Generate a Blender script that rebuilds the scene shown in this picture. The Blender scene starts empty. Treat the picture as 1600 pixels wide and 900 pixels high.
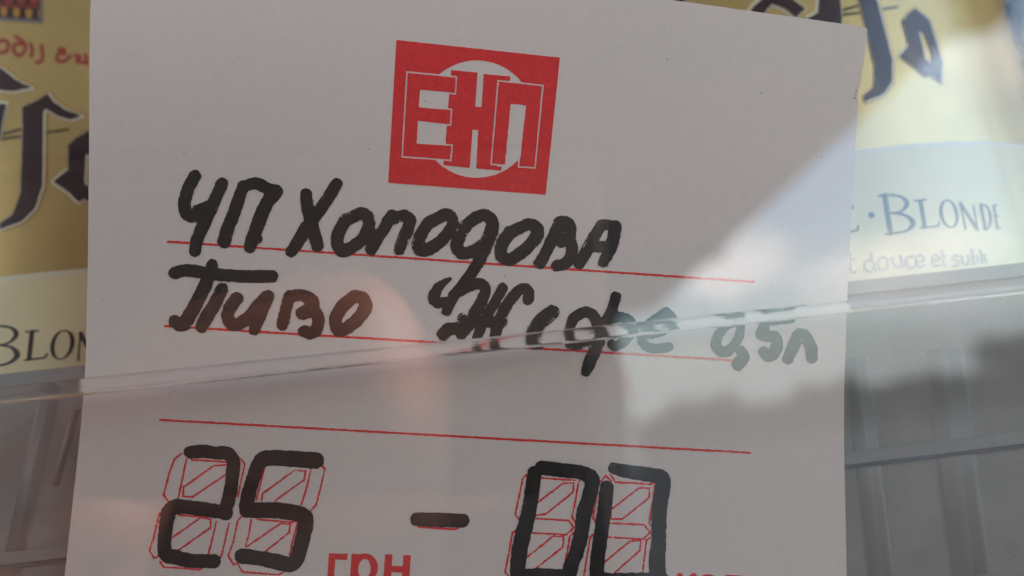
import bpy, bmesh, math, random
import numpy as np
from mathutils import Vector, Matrix

random.seed(7)
SC = bpy.context.scene
C = SC.collection
R = math.radians

# ------------------------------------------------------------------ camera
# The world's origin is the phone's lens; +Y runs into the shop window, Z is up.
PITCH, ROLL = R(12.0), R(8.4)
R0 = np.array([1.0, 0.0, 0.0])
U0 = np.array([0.0, -math.sin(PITCH), math.cos(PITCH)])
FWD = np.array([0.0, math.cos(PITCH), math.sin(PITCH)])
RGT = math.cos(ROLL) * R0 - math.sin(ROLL) * U0
UPV = math.sin(ROLL) * R0 + math.cos(ROLL) * U0
cam_d = bpy.data.cameras.new('camera')
cam_d.sensor_width = 36.0
cam_d.lens = 26.0
cam_d.clip_start = 0.001
cam_d.clip_end = 2000.0
cam_d.dof.use_dof = True
cam_d.dof.focus_distance = 0.0542
cam_d.dof.aperture_fstop = 15.0
cam = bpy.data.objects.new('camera', cam_d)
C.objects.link(cam)
cam.matrix_world = Matrix(((RGT[0], UPV[0], -FWD[0], 0), (RGT[1], UPV[1], -FWD[1], 0),
                           (RGT[2], UPV[2], -FWD[2], 0), (0, 0, 0, 1)))
SC.camera = cam

# ------------------------------------------------------------------ world and sun
SUN_EL, SUN_AZ = R(32), R(93)      # the sun stands along the shop front, grazing the window
world = bpy.data.worlds.new('World')
SC.world = world
world.use_nodes = True
wn, wl = world.node_tree.nodes, world.node_tree.links
wn.clear()
w_out = wn.new('ShaderNodeOutputWorld')
w_bg = wn.new('ShaderNodeBackground')
w_bg.inputs['Strength'].default_value = 0.125
sky = wn.new('ShaderNodeTexSky')
sky.sky_type = 'NISHITA'
sky.sun_disc = False
sky.sun_elevation = SUN_EL
sky.sun_rotation = SUN_AZ
sky.air_density = 1.3
sky.ozone_density = 1.8
sky.dust_density = 0.1
tc = wn.new('ShaderNodeTexCoord')
mp = wn.new('ShaderNodeMapping')
mp.inputs['Scale'].default_value = (1.0, 1.0, 2.2)
mp.inputs['Location'].default_value = (0.8, 0.45, 0.3)
nz = wn.new('ShaderNodeTexNoise')
nz.inputs['Scale'].default_value = 3.4
nz.inputs['Detail'].default_value = 6.0
nz.inputs['Roughness'].default_value = 0.55
rp = wn.new('ShaderNodeValToRGB')
rp.color_ramp.elements[0].position = 0.57
rp.color_ramp.elements[1].position = 0.72
mx = wn.new('ShaderNodeMixRGB')
mx.inputs['Color2'].default_value = (9.0, 9.0, 9.0, 1)
wl.new(tc.outputs['Generated'], mp.inputs['Vector'])
wl.new(mp.outputs['Vector'], nz.inputs['Vector'])
fac = nz.outputs['Fac']
for (dx, dy, dz), c0, c1, gain in (((0.305, -1.0, 0.222), 0.9960, 0.99985, 0.19), ((0.70, -1.0, 0.50), 0.985, 0.999, 0.12), ((0.52, -1.0, 0.16), 0.985, 0.9995, 0.14), ((-0.7, -0.6, 0.5), 0.90, 0.99, 0.15), ((0.3, 0.8, 0.7), 0.88, 0.99, 0.15)):
    ln = math.sqrt(dx * dx + dy * dy + dz * dz)
    dt = wn.new('ShaderNodeVectorMath')
    dt.operation = 'DOT_PRODUCT'
    dt.inputs[1].default_value = (dx / ln, dy / ln, dz / ln)
    wl.new(tc.outputs['Generated'], dt.inputs[0])
    mr = wn.new('ShaderNodeMapRange')
    mr.interpolation_type = 'SMOOTHSTEP'
    mr.inputs['From Min'].default_value = c0
    mr.inputs['From Max'].default_value = c1
    mr.inputs['To Max'].default_value = gain
    wl.new(dt.outputs['Value'], mr.inputs['Value'])
    ad = wn.new('ShaderNodeMath')
    ad.operation = 'ADD'
    wl.new(fac, ad.inputs[0])
    wl.new(mr.outputs['Result'], ad.inputs[1])
    fac = ad.outputs['Value']
wl.new(fac, rp.inputs['Fac'])
# a far bank of cloud lies along the horizon
sx = wn.new('ShaderNodeSeparateXYZ')
hb = wn.new('ShaderNodeMapRange')
hb.interpolation_type = 'SMOOTHSTEP'
hb.inputs['From Min'].default_value = 0.03
hb.inputs['From Max'].default_value = 0.15
hb.inputs['To Min'].default_value = 0.9
hb.inputs['To Max'].default_value = 0.0
mx2 = wn.new('ShaderNodeMixRGB')
mx2.inputs['Color2'].default_value = (3.4, 4.0, 4.3, 1)
wl.new(tc.outputs['Generated'], sx.inputs['Vector'])
wl.new(sx.outputs['Z'], hb.inputs['Value'])
wl.new(hb.outputs['Result'], mx2.inputs['Fac'])
wl.new(rp.outputs['Color'], mx.inputs['Fac'])
wl.new(sky.outputs['Color'], mx.inputs['Color1'])
wl.new(mx.outputs['Color'], mx2.inputs['Color1'])
wl.new(mx2.outputs['Color'], w_bg.inputs['Color'])
wl.new(w_bg.outputs['Background'], w_out.inputs['Surface'])

sun_d = bpy.data.lights.new('sun', 'SUN')
sun_d.energy = 3.4
sun_d.angle = R(0.5)
sun_d.color = (1.0, 0.95, 0.88)
sun = bpy.data.objects.new('sun', sun_d)
C.objects.link(sun)
sdir = Vector((math.sin(SUN_AZ) * math.cos(SUN_EL), math.cos(SUN_AZ) * math.cos(SUN_EL), math.sin(SUN_EL)))
sun.rotation_euler = sdir.to_track_quat('Z', 'Y').to_euler()

SC.view_settings.view_transform = 'Standard'
SC.view_settings.look = 'None'
SC.view_settings.exposure = 2.17
SC.view_settings.gamma = 1.0
SC.view_settings.use_curve_mapping = False
SC.render.engine = 'CYCLES'
SC.cycles.max_bounces = 16
SC.cycles.transparent_max_bounces = 24
SC.cycles.transmission_bounces = 12
SC.cycles.glossy_bounces = 8
SC.cycles.use_denoising = True

# ------------------------------------------------------------------ small tools
PXF = 1600 * 26.0 / 36.0


def ray(x, y):
    """direction through a point of the 1600x900 picture, one unit deep"""
    return FWD + np.multiply.outer((np.asarray(x, float) - 800) / PXF, RGT) + np.multiply.outer((450 - np.asarray(y, float)) / PXF, UPV)


def on_vertical(x, y, Y):
    v = ray(x, y)
    return v * (Y / v[..., 1])[..., None] if v.ndim > 1 else v * (Y / v[1])


def local(a, b, c):
    """a point in the phone's own frame: along its width, its height, its depth"""
    return a * RGT + b * UPV + c * FWD


def mat(name, base=(0.5, 0.5, 0.5), rough=0.5, metal=0.0, spec=0.5, coat=0.0, noise=0.0, nscale=40.0, bump=0.0, bscale=200.0, bdist=0.0002, **kw):
    m = bpy.data.materials.new(name)
    m.use_nodes = True
    t = m.node_tree
    b = t.nodes['Principled BSDF']
    b.inputs['Base Color'].default_value = (*base, 1)
    b.inputs['Roughness'].default_value = rough
    b.inputs['Metallic'].default_value = metal
    b.inputs['Specular IOR Level'].default_value = spec
    b.inputs['Coat Weight'].default_value = coat
    b.inputs['Coat Roughness'].default_value = kw.get('coat_rough', 0.05)
    if 'sss' in kw:
        b.inputs['Subsurface Weight'].default_value = kw['sss']
        b.inputs['Subsurface Radius'].default_value = (0.004, 0.0015, 0.0008)
        b.inputs['Subsurface Scale'].default_value = 1.0
    g = None
    if noise or bump:
        g = t.nodes.new('ShaderNodeTexCoord')
    if noise:
        n = t.nodes.new('ShaderNodeTexNoise')
        n.inputs['Scale'].default_value = nscale
        n.inputs['Detail'].default_value = 5
        r = t.nodes.new('ShaderNodeValToRGB')
        r.color_ramp.elements[0].position = 0.3
        r.color_ramp.elements[1].position = 0.7
        r.color_ramp.elements[0].color = (*[c * (1 - noise) for c in base], 1)
        r.color_ramp.elements[1].color = (*[min(1, c * (1 + noise)) for c in base], 1)
        t.links.new(g.outputs['Object'], n.inputs['Vector'])
        t.links.new(n.outputs['Fac'], r.inputs['Fac'])
        t.links.new(r.outputs['Color'], b.inputs['Base Color'])
    if bump:
        n = t.nodes.new('ShaderNodeTexNoise')
        n.inputs['Scale'].default_value = bscale
        n.inputs['Detail'].default_value = 4
        mpn = t.nodes.new('ShaderNodeMapping')
        mpn.inputs['Scale'].default_value = kw.get('bstretch', (1, 1, 1))
        bp = t.nodes.new('ShaderNodeBump')
        bp.inputs['Strength'].default_value = bump
        bp.inputs['Distance'].default_value = bdist
        t.links.new(g.outputs['Object'], mpn.inputs['Vector'])
        t.links.new(mpn.outputs['Vector'], n.inputs['Vector'])
        t.links.new(n.outputs['Fac'], bp.inputs['Height'])
        t.links.new(bp.outputs['Normal'], b.inputs['Normal'])
    return m


def clear_sheet(name, ior=1.5, rough=0.0, tint=(1, 1, 1), bump=0.0, bscale=60.0, bstretch=(1, 1, 1), bdist=0.0001):
    """thin clear pane: each face lets light through and mirrors by Fresnel's law"""
    m = bpy.data.materials.new(name)
    m.use_nodes = True
    t = m.node_tree
    t.nodes.clear()
    o = t.nodes.new('ShaderNodeOutputMaterial')
    mix = t.nodes.new('ShaderNodeMixShader')
    tr = t.nodes.new('ShaderNodeBsdfTransparent')
    tr.inputs['Color'].default_value = (*tint, 1)
    gl = t.nodes.new('ShaderNodeBsdfGlossy')
    gl.inputs['Roughness'].default_value = rough
    gl.inputs['Color'].default_value = (1, 1, 1, 1)
    fr = t.nodes.new('ShaderNodeFresnel')
    geo = t.nodes.new('ShaderNodeNewGeometry')
    mi = t.nodes.new('ShaderNodeMix')
    mi.data_type = 'FLOAT'
    mi.inputs[2].default_value = ior
    mi.inputs[3].default_value = 1.0 / ior
    t.links.new(geo.outputs['Backfacing'], mi.inputs[0])
    t.links.new(mi.outputs[0], fr.inputs['IOR'])
    t.links.new(fr.outputs['Fac'], mix.inputs['Fac'])
    t.links.new(tr.outputs[0], mix.inputs[1])
    t.links.new(gl.outputs[0], mix.inputs[2])
    t.links.new(mix.outputs[0], o.inputs['Surface'])
    if bump:
        g = t.nodes.new('ShaderNodeTexCoord')
        mpn = t.nodes.new('ShaderNodeMapping')
        mpn.inputs['Scale'].default_value = bstretch
        n = t.nodes.new('ShaderNodeTexNoise')
        n.inputs['Scale'].default_value = bscale
        bp = t.nodes.new('ShaderNodeBump')
        bp.inputs['Strength'].default_value = bump
        bp.inputs['Distance'].default_value = bdist
        t.links.new(g.outputs['Object'], mpn.inputs['Vector'])
        t.links.new(mpn.outputs['Vector'], n.inputs['Vector'])
        t.links.new(n.outputs['Fac'], bp.inputs['Height'])
        t.links.new(bp.outputs['Normal'], gl.inputs['Normal'])
    return m


def link(name, me, m, parent=None, origin=None):
    o = bpy.data.objects.new(name, me)
    if m is not None:
        me.materials.append(m)
    C.objects.link(o)
    if parent is not None:
        o.parent = parent
    if origin is not None:
        o.location = origin
    return o


def mesh(name, verts, faces, m, parent=None, base=(0, 0, 0), smooth=False):
    """verts are in world metres; they are stored relative to base (the parent's place)"""
    me = bpy.data.meshes.new(name)
    b = np.asarray(base, float)
    me.from_pydata([tuple(np.asarray(v, float) - b) for v in verts], [], faces)
    me.update()
    if smooth:
        for p in me.polygons:
            p.use_smooth = True
    return link(name, me, m, parent, None if parent is not None else tuple(b))


def from_bm(name, bm, m, parent=None, smooth=False, base=None):
    me = bpy.data.meshes.new(name)
    bm.to_mesh(me)
    bm.free()
    if smooth:
        for p in me.polygons:
            p.use_smooth = True
    return link(name, me, m, parent, base)


def tag(o, label, cat, group=None, kind=None):
    if label: o['label'] = label
    if cat: o['category'] = cat
    if group: o['group'] = group
    if kind: o['kind'] = kind
    return o


def thing(name, loc, label, cat, group=None):
    o = bpy.data.objects.new(name, None)
    o.empty_display_size = 0.02
    C.objects.link(o)
    o.location = tuple(loc)
    return tag(o, label, cat, group)


def structure(o):
    o['kind'] = 'structure'
    return o


def box_bm(lo, hi, bevel=0.0, seg=2):
    bm = bmesh.new()
    bmesh.ops.create_cube(bm, size=1.0)
    lo, hi = np.asarray(lo, float), np.asarray(hi, float)
    for v in bm.verts:
        v.co = Vector((lo + hi) / 2 + np.array(v.co) * (hi - lo))
    if bevel:
        bmesh.ops.bevel(bm, geom=bm.edges[:], offset=bevel, segments=seg, affect='EDGES', profile=0.5)
    return bm


def box(name, lo, hi, m, parent=None, bevel=0.0, frame=None):
    bm = box_bm(lo, hi, bevel)
    if frame is not None:
        bm.transform(frame)
    return from_bm(name, bm, m, parent)


def lathe_bm(profile, n=96):
    bm = bmesh.new()
    rings = []
    for r_, z in profile:
        rings.append([bm.verts.new((r_ * math.cos(2 * math.pi * k / n), r_ * math.sin(2 * math.pi * k / n), z)) for k in range(n)])
    for a, b in zip(rings, rings[1:]):
        for k in range(n):
            bm.faces.new((a[k], a[(k + 1) % n], b[(k + 1) % n], b[k]))
    return bm


# ------------------------------------------------------------------ flat print: a shape given by a distance field becomes a thin film of faces
_lat = np.random.RandomState(3).rand(257, 257)


def vnoise(x, y, s):
    x, y = np.asarray(x) / s, np.asarray(y) / s
    xi, yi = np.floor(x).astype(int), np.floor(y).astype(int)
    fx, fy = x - xi, y - yi
    fx, fy = fx * fx * (3 - 2 * fx), fy * fy * (3 - 2 * fy)
    g = lambda a, b: _lat[a % 257, b % 257]
    return (g(xi, yi) * (1 - fx) + g(xi + 1, yi) * fx) * (1 - fy) + (g(xi, yi + 1) * (1 - fx) + g(xi + 1, yi + 1) * fx) * fy - 0.5


def seg_d(X, Y, a, b, ra, rb):
    ax, ay = a
    dx, dy = b[0] - ax, b[1] - ay
    L = dx * dx + dy * dy + 1e-9
    t = np.clip(((X - ax) * dx + (Y - ay) * dy) / L, 0, 1)
    return np.hypot(X - ax - t * dx, Y - ay - t * dy) - (ra + (rb - ra) * t)


def smooth_path(pts, n=5):
    if len(pts) < 3:
        return pts
    P = [pts[0]] + list(pts) + [pts[-1]]
    out = []
    for i in range(1, len(P) - 2):
        p0, p1, p2, p3 = [np.array(q, float) for q in P[i - 1:i + 3]]
        for k in range(n):
            t = k / n
            out.append(tuple(0.5 * (2 * p1 + (p2 - p0) * t + (2 * p0 - 5 * p1 + 4 * p2 - p3) * t * t + (3 * p1 - p0 - 3 * p2 + p3) * t ** 3)))
    out.append(tuple(pts[-1]))
    return out


class Strokes:
    """strokes given in the coordinates of an enlarged detail: picture = origin + p / scale"""
    def __init__(self):
        self.s = []

    def add(self, o, k, pts, r, smooth=True):
        p = [(o[0] + x / k, o[1] + y / k) for x, y in pts]
        rr = [q / k for q in r] if isinstance(r, (list, tuple)) else [r / k] * len(p)
        if smooth and len(p) > 2:
            q = smooth_path([(a[0], a[1], b) for a, b in zip(p, rr)])
            p, rr = [(a[0], a[1]) for a in q], [a[2] for a in q]
        self.s.append((p, rr))
        return self

    def bbox(self, pad=4):
        xs = [x for p, r in self.s for x, y in p]
        ys = [y for p, r in self.s for x, y in p]
        m = max(max(r) for p, r in self.s) + pad
        return min(xs) - m, min(ys) - m, max(xs) + m, max(ys) + m

    def field(self, X, Y):
        F = np.full(X.shape, 1e3)
        for p, r in self.s:
            if len(p) == 1:
                F = np.minimum(F, np.hypot(X - p[0][0], Y - p[0][1]) - r[0])
            for i in range(len(p) - 1):
                F = np.minimum(F, seg_d(X, Y, p[i], p[i + 1], r[i], r[i + 1]))
        return F


def poly_d(X, Y, pts):
    """signed distance to a polygon (negative inside)"""
    P = np.array(pts, float)
    d = np.full(X.shape, 1e6)
    inside = np.zeros(X.shape, bool)
    for i in range(len(P)):
        a, b = P[i], P[(i + 1) % len(P)]
        d = np.minimum(d, seg_d(X, Y, a, b, 0, 0))
        c = ((a[1] > Y) != (b[1] > Y))
        with np.errstate(divide='ignore', invalid='ignore'):
            xx = (b[0] - a[0]) * (Y - a[1]) / (b[1] - a[1] + 1e-12) + a[0]
        inside ^= c & (X < xx)
    return np.where(inside, -d, d)


def film_verts(field, bb, step, run=6):
    """marching squares: picture points and faces of the region where field < 0"""
    x0, y0, x1, y1 = bb
    nx, ny = int(math.ceil((x1 - x0) / step)), int(math.ceil((y1 - y0) / step))
    xs, ys = x0 + step * np.arange(nx + 1), y0 + step * np.arange(ny + 1)
    X, Y = np.meshgrid(xs, ys)
    F = field(X, Y)
    ins = F < 0
    cnt = ins[:-1, :-1].astype(int) + ins[1:, :-1] + ins[:-1, 1:] + ins[1:, 1:]
    V, faces, key = [], [], {}

    def node(i, j):
        k = ('n', i, j)
        if k not in key:
            key[k] = len(V)
            V.append((xs[i], ys[j]))
        return key[k]

    def cut(i, j, i2, j2):
        k = ('e',) + ((i, j, i2, j2) if (i, j) < (i2, j2) else (i2, j2, i, j))
        if k not in key:
            a, b = F[j, i], F[j2, i2]
            t = min(0.98, max(0.02, a / (a - b)))
            key[k] = len(V)
            V.append((xs[i] + (xs[i2] - xs[i]) * t, ys[j] + (ys[j2] - ys[j]) * t))
        return key[k]
    for j in range(ny):
        i = 0
        row = cnt[j]
        while i < nx:
            c = row[i]
            if c == 4:
                e = i
                while e < nx and row[e] == 4 and e - i < run:
                    e += 1
                faces.append((node(i, j), node(i, j + 1), node(e, j + 1), node(e, j)))
                i = e
                continue
            if c:
                cs = ((i, j), (i, j + 1), (i + 1, j + 1), (i + 1, j))
                f = []
                for q in range(4):
                    a, b = cs[q], cs[(q + 1) % 4]
                    ia, ib = ins[a[1], a[0]], ins[b[1], b[0]]
                    if ia:
                        f.append(node(*a))
                    if ia != ib:
                        f.append(cut(*a, *b))
                if len(f) >= 3:
                    faces.append(tuple(f))
            i += 1
    return np.array(V), faces


# ------------------------------------------------------------------ materials
M = {}
M['paper'] = mat('card_paper', (0.80, 0.705, 0.63), 0.75, spec=0.25, noise=0.022, nscale=2600, bump=0.15, bscale=5000, bdist=0.00003)
M['ink'] = mat('marker_ink', (0.025, 0.0205, 0.018), 0.5, spec=0.35, noise=0.35, nscale=900)
M['red'] = mat('red_print', (0.82, 0.045, 0.045), 0.7, spec=0.2, noise=0.10, nscale=3000)
M['pane'] = clear_sheet('window_glass', 1.52)
M['lip'] = clear_sheet('clear_plastic', 1.45, rough=0.03, bump=0.12, bscale=300, bstretch=(0.12, 1, 1))
M['gold'] = mat('gold_lacquer', (0.63, 0.45, 0.17), 0.38, metal=0.5, coat=0.55, coat_rough=0.06, noise=0.10, nscale=120)
M['alu'] = mat('bare_aluminium', (0.75, 0.75, 0.76), 0.25, metal=1.0)
M['cream'] = mat('cream_print', (0.90, 0.77, 0.45), 0.45, metal=0.0, coat=0.55, noise=0.05, nscale=160)
M['maroon'] = mat('maroon_print', (0.034, 0.012, 0.016), 0.4, coat=0.5)
M['ivory'] = mat('ivory_outline', (0.85, 0.78, 0.58), 0.4, coat=0.5)
M['canred'] = mat('red_can_print', (0.38, 0.05, 0.035), 0.4, coat=1.0)
M['cangrey'] = mat('grey_can_print', (0.19, 0.20, 0.19), 0.4, coat=1.0)
M['olive'] = mat('olive_line', (0.10, 0.075, 0.03), 0.4, coat=1.0)
M['amber'] = mat('amber_print', (0.55, 0.30, 0.06), 0.4, metal=0.4, coat=1.0)
M['rail_dark'] = mat('groove_shade_tone', (0.10, 0.095, 0.10), 0.5, noise=0.12, nscale=260)  # dark tone standing for shade under the groove bead
M['rail'] = mat('grey_rail_plastic', (0.28, 0.252, 0.222), 0.5, noise=0.10, nscale=260, bump=0.3, bscale=900, bstretch=(0.15, 1, 1), bdist=0.00005)
M['rib'] = mat('pale_rail_plastic', (0.275, 0.255, 0.232), 0.5, noise=0.05, nscale=300)
M['crest'] = mat('paler_rail_plastic', (0.295, 0.275, 0.252), 0.5, noise=0.05, nscale=300)  # slightly paler tone for the middle of each rib
M['case'] = mat('case_laminate', (0.62, 0.61, 0.58), 0.6, noise=0.04, nscale=20)
M['wall'] = mat('kiosk_paint', (0.46, 0.44, 0.41), 0.7, noise=0.08, nscale=12)
M['frame'] = mat('window_frame_paint', (0.65, 0.65, 0.64), 0.4)
M['canopy'] = mat('canopy_sheet', (0.50, 0.27, 0.26), 0.8, noise=0.15, nscale=6)
M['steel'] = mat('painted_steel', (0.25, 0.25, 0.26), 0.5)
M['phone'] = mat('copper_phone_shell', (0.68, 0.56, 0.54), 0.38, metal=0.9)
M['bumper'] = mat('black_rubber', (0.012, 0.012, 0.012), 0.8, spec=0.1)
M['screen'] = mat('phone_screen', (0.01, 0.01, 0.012), 0.08)
M['skin'] = mat('skin', (0.40, 0.15, 0.105), 0.55, sss=0.15, noise=0.08, nscale=90, bump=0.25, bscale=900, bdist=0.0002)
M['jacket'] = mat('dark_jacket', (0.035, 0.035, 0.045), 0.9, noise=0.2, nscale=60)
M['trousers'] = mat('blue_denim', (0.05, 0.07, 0.12), 0.9, noise=0.2, nscale=80)
M['hair'] = mat('dark_hair', (0.03, 0.02, 0.015), 0.6)
M['asphalt'] = mat('asphalt', (0.035, 0.036, 0.035), 0.95, spec=0.2, noise=0.25, nscale=3)
M['leaf'] = mat('foliage', (0.055, 0.085, 0.030), 0.7, noise=0.3, nscale=2)
M['bark'] = mat('bark', (0.12, 0.09, 0.07), 0.9, noise=0.3, nscale=10)
M['signred'] = mat('sign_red', (0.55, 0.03, 0.03), 0.5)
M['signwhite'] = mat('sign_cream', (0.75, 0.72, 0.60), 0.5)

t_ = M['rail'].node_tree
b_ = t_.nodes['Principled BSDF']
src = b_.inputs['Base Color'].links[0].from_socket
g_ = t_.nodes.new('ShaderNodeTexCoord')
last = src
for ang in (0.9, -0.75):
    mm = t_.nodes.new('ShaderNodeMapping')
    mm.inputs['Rotation'].default_value = (0, ang, 0)
    wv = t_.nodes.new('ShaderNodeTexWave')
    wv.wave_profile = 'SIN'
    wv.inputs['Scale'].default_value = 880
    wv.inputs['Distortion'].default_value = 0.6
    mg = t_.nodes.new('ShaderNodeMixRGB')
    mg.blend_type = 'MULTIPLY'
    mg.inputs['Fac'].default_value = 0.07
    t_.links.new(g_.outputs['Object'], mm.inputs['Vector'])
    t_.links.new(mm.outputs['Vector'], wv.inputs['Vector'])
    t_.links.new(last, mg.inputs['Color1'])
    t_.links.new(wv.outputs['Fac'], mg.inputs['Color2'])
    last = mg.outputs['Color']
t_.links.new(last, b_.inputs['Base Color'])

# the clear plastic edge bends light, so it is a real refracting body
ridge_mat = mat('clear_plastic_edge', (1, 1, 1), 0.06, bump=0.8, bscale=8000, bstretch=(0.010, 1, 1), bdist=0.00003)
ridge_mat.node_tree.nodes['Principled BSDF'].inputs['Transmission Weight'].default_value = 1.0
ridge_mat.node_tree.nodes['Principled BSDF'].inputs['IOR'].default_value = 1.47

# ------------------------------------------------------------------ kiosk: wall with a window opening, the case behind it
OX0, OX1, OZ0, OZ1 = -0.34, 0.40, -0.24, 0.36
GZ = -1.67


def struct_box(name, lo, hi, m):
    return structure(box(name, lo, hi, m))


struct_box('kiosk_wall', (-1.6, 0.036, GZ), (OX0, 0.076, 1.45), M['wall'])
struct_box('kiosk_wall', (OX1, 0.036, GZ), (1.7, 0.076, 1.45), M['wall'])
struct_box('kiosk_wall', (OX0, 0.036, OZ1), (OX1, 0.076, 1.45), M['wall'])
struct_box('kiosk_wall', (OX0, 0.036, GZ), (OX1, 0.076, OZ0), M['wall'])
struct_box('case_back_wall', (-1.6, 0.62, GZ), (1.7, 0.66, 1.45), M['case'])
struct_box('case_side_wall', (OX0 - 0.02, 0.076, GZ), (OX0, 0.62, 1.45), M['case'])
struct_box('case_side_wall', (OX1, 0.076, GZ), (OX1 + 0.02, 0.62, 1.45), M['case'])
struct_box('case_ceiling', (OX0, 0.076, OZ1), (OX1, 0.62, OZ1 + 0.03), M['case'])
struct_box('case_floor', (OX0, 0.076, OZ0 - 0.03), (OX1, 0.62, OZ0), M['case'])
CAN_Z = -0.062
struct_box('shelf', (OX0 + 0.001, 0.0605, CAN_Z - 0.012), (OX1 - 0.001, 0.40, CAN_Z), M['case'])

# window pane in its frame
PY0, PY1 = 0.0395, 0.0435
pane = thing('window_pane', (0.03, PY0, OZ0), 'large clear window glass in front of the white price card, mirroring sky and a fingertip', 'window')
base = np.array(pane.location)
o = from_bm('glass', box_bm(np.array([OX0, PY0, OZ0]) - base, np.array([OX1, PY1, OZ1]) - base), M['pane'], pane)
for lo, hi in (((OX0, 0.034, OZ0), (OX0 + 0.02, 0.0392, OZ1)), ((OX1 - 0.02, 0.034, OZ0), (OX1, 0.0392, OZ1)),
               ((OX0 + 0.02, 0.034, OZ0), (OX1 - 0.02, 0.0392, OZ0 + 0.02)), ((OX0 + 0.02, 0.034, OZ1 - 0.02), (OX1 - 0.02, 0.0392, OZ1))):
    from_bm('frame_bar', box_bm(np.array(lo) - base, np.array(hi) - base, 0.001), M['frame'], pane)

# ------------------------------------------------------------------ beer cans
CR, CAY = 0.033, 0.093
CAN_X = (-0.0450, 0.0304, 0.1058)
CAN_H = 0.150


def can_hit(x, y, ax, off):
    """picture point -> (angle, z) on the can whose axis stands at ax"""
    v = ray(x, y)
    rr = CR + off
    a = v[:, 0] ** 2 + v[:, 1] ** 2
    b = -2 * (v[:, 0] * ax + v[:, 1] * CAY)
    c = ax * ax + CAY * CAY - rr * rr
    D = np.maximum(b * b - 4 * a * c, 0)
    t = (-b - np.sqrt(D)) / 2 / a
    P = v * t[:, None]
    return np.arctan2(P[:, 0] - ax, CAY - P[:, 1]), P[:, 2] - CAN_Z


can0 = thing('beer_can', (CAN_X[0], CAY, CAN_Z), 'gold beer can seen past the left edge of the white price card', 'beer can', 'gold beer cans standing behind the price card')
prof = [(0.0255, 0.0), (0.0265, 0.001), (0.030, 0.006), (CR, 0.0125), (CR, 0.02)]
prof += [(CR, 0.02 + 0.0145 * k) for k in range(1, 9)]
prof += [(0.0322, CAN_H - 0.008), (0.029, CAN_H - 0.002), (0.0268, CAN_H)]
from_bm('body', lathe_bm(prof, 128), M['gold'], can0, True)
from_bm('lid', lathe_bm([(0.0268, CAN_H), (0.0275, CAN_H + 0.002), (0.0268, CAN_H + 0.0025), (0.0255, CAN_H + 0.001), (0.0245, CAN_H - 0.003), (0.0001, CAN_H - 0.002)], 96), M['alu'], can0, True)
from_bm('base', lathe_bm([(0.0255, 0.0), (0.0235, 0.0005), (0.021, 0.004), (0.0001, 0.010)], 96), M['alu'], can0, True)
from_bm('pull_tab', box_bm((-0.006, -0.012, CAN_H - 0.0018), (0.006, 0.010, CAN_H - 0.0004), 0.0005), M['alu'], can0)


def can_print(name, field, bb, ax, level, m, step=1.6):
    V, F = film_verts(field, bb, step, run=4)
    off = 0.00003 * level
    th, z = can_hit(V[:, 0], V[:, 1], ax, off)
    rr = CR + off
    pts = np.stack([rr * np.sin(th), -rr * np.cos(th), z], 1)
    me = bpy.data.meshes.new(name)
    me.from_pydata([tuple(p) for p in pts], [], F)
    for p in me.polygons:
        p.use_smooth = True
    return link(name, me, m, can0)


def band(name, z0, z1, t0, t1, level, m, n=60):
    rr = CR + 0.00003 * level
    vs, fs = [], []
    for k in range(n + 1):
        t = R(t0 + (t1 - t0) * k / n)
        vs += [(rr * math.sin(t), -rr * math.cos(t), z0), (rr * math.sin(t), -rr * math.cos(t), z1)]
    for k in range(n):
        fs.append((2 * k, 2 * k + 2, 2 * k + 3, 2 * k + 1))
    me = bpy.data.meshes.new(name)
    me.from_pydata(vs, [], fs)
    for p in me.polygons:
        p.use_smooth = True
    return link(name, me, m, can0)


band('label_panel', 0.0225 , 0.0198 - CAN_Z, -48, 62, 1, M['cream'])
band('panel_edge', 0.0198 - CAN_Z, 0.0202 - CAN_Z, -48, 62, 1, M['ivory'], 40)
XL, XM, XR = CAN_X
# left can: little picture, red words, blackletter strokes
bbL = (-40, -30, 150, 420)
picture = [(-60, -60), (66, -60), (68, 37), (-60, 28)]
can_print('picture_border', lambda X, Y: poly_d(X, Y, picture), (-62, -62, 74, 44), XL, 1, M['cangrey'])
pic_in = [(-55, -55), (61, -55), (63, 31), (-55, 22)]
can_print('picture_ground', lambda X, Y: poly_d(X, Y, pic_in), (-58, -58, 70, 40), XL, 2, M['maroon'])


def pic_arch(X, Y):
    F = np.full(X.shape, 1e3)
    for k in range(-3, 4):
        cx = 6 + 19.5 * k
        s = 0.085 * (cx - 6)
        F = np.minimum(F, poly_d(X, Y, [(cx - 5.5, 11 + s), (cx + 5.5, 11.5 + s), (cx + 5.0, 22 + s), (cx, 27 + s), (cx - 4.5, 22 + s)]))
    return F


can_print('picture_arches', pic_arch, (-54, 2, 62, 34), XL, 3, M['amber'], 1.2)


def pic_red(X, Y):
    F = np.full(X.shape, 1e3)
    for k in range(-3, 3):
        cx = 12 + 20 * k
        F = np.minimum(F, poly_d(X, Y, [(cx - 7, -40), (cx + 6, -40), (cx + 8, 4), (cx - 3, 6), (cx - 8, -6)]))
    F = np.minimum(F, poly_d(X, Y, [(-54, 5), (62, 9), (62, 12), (-54, 8)]))
    return F


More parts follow.
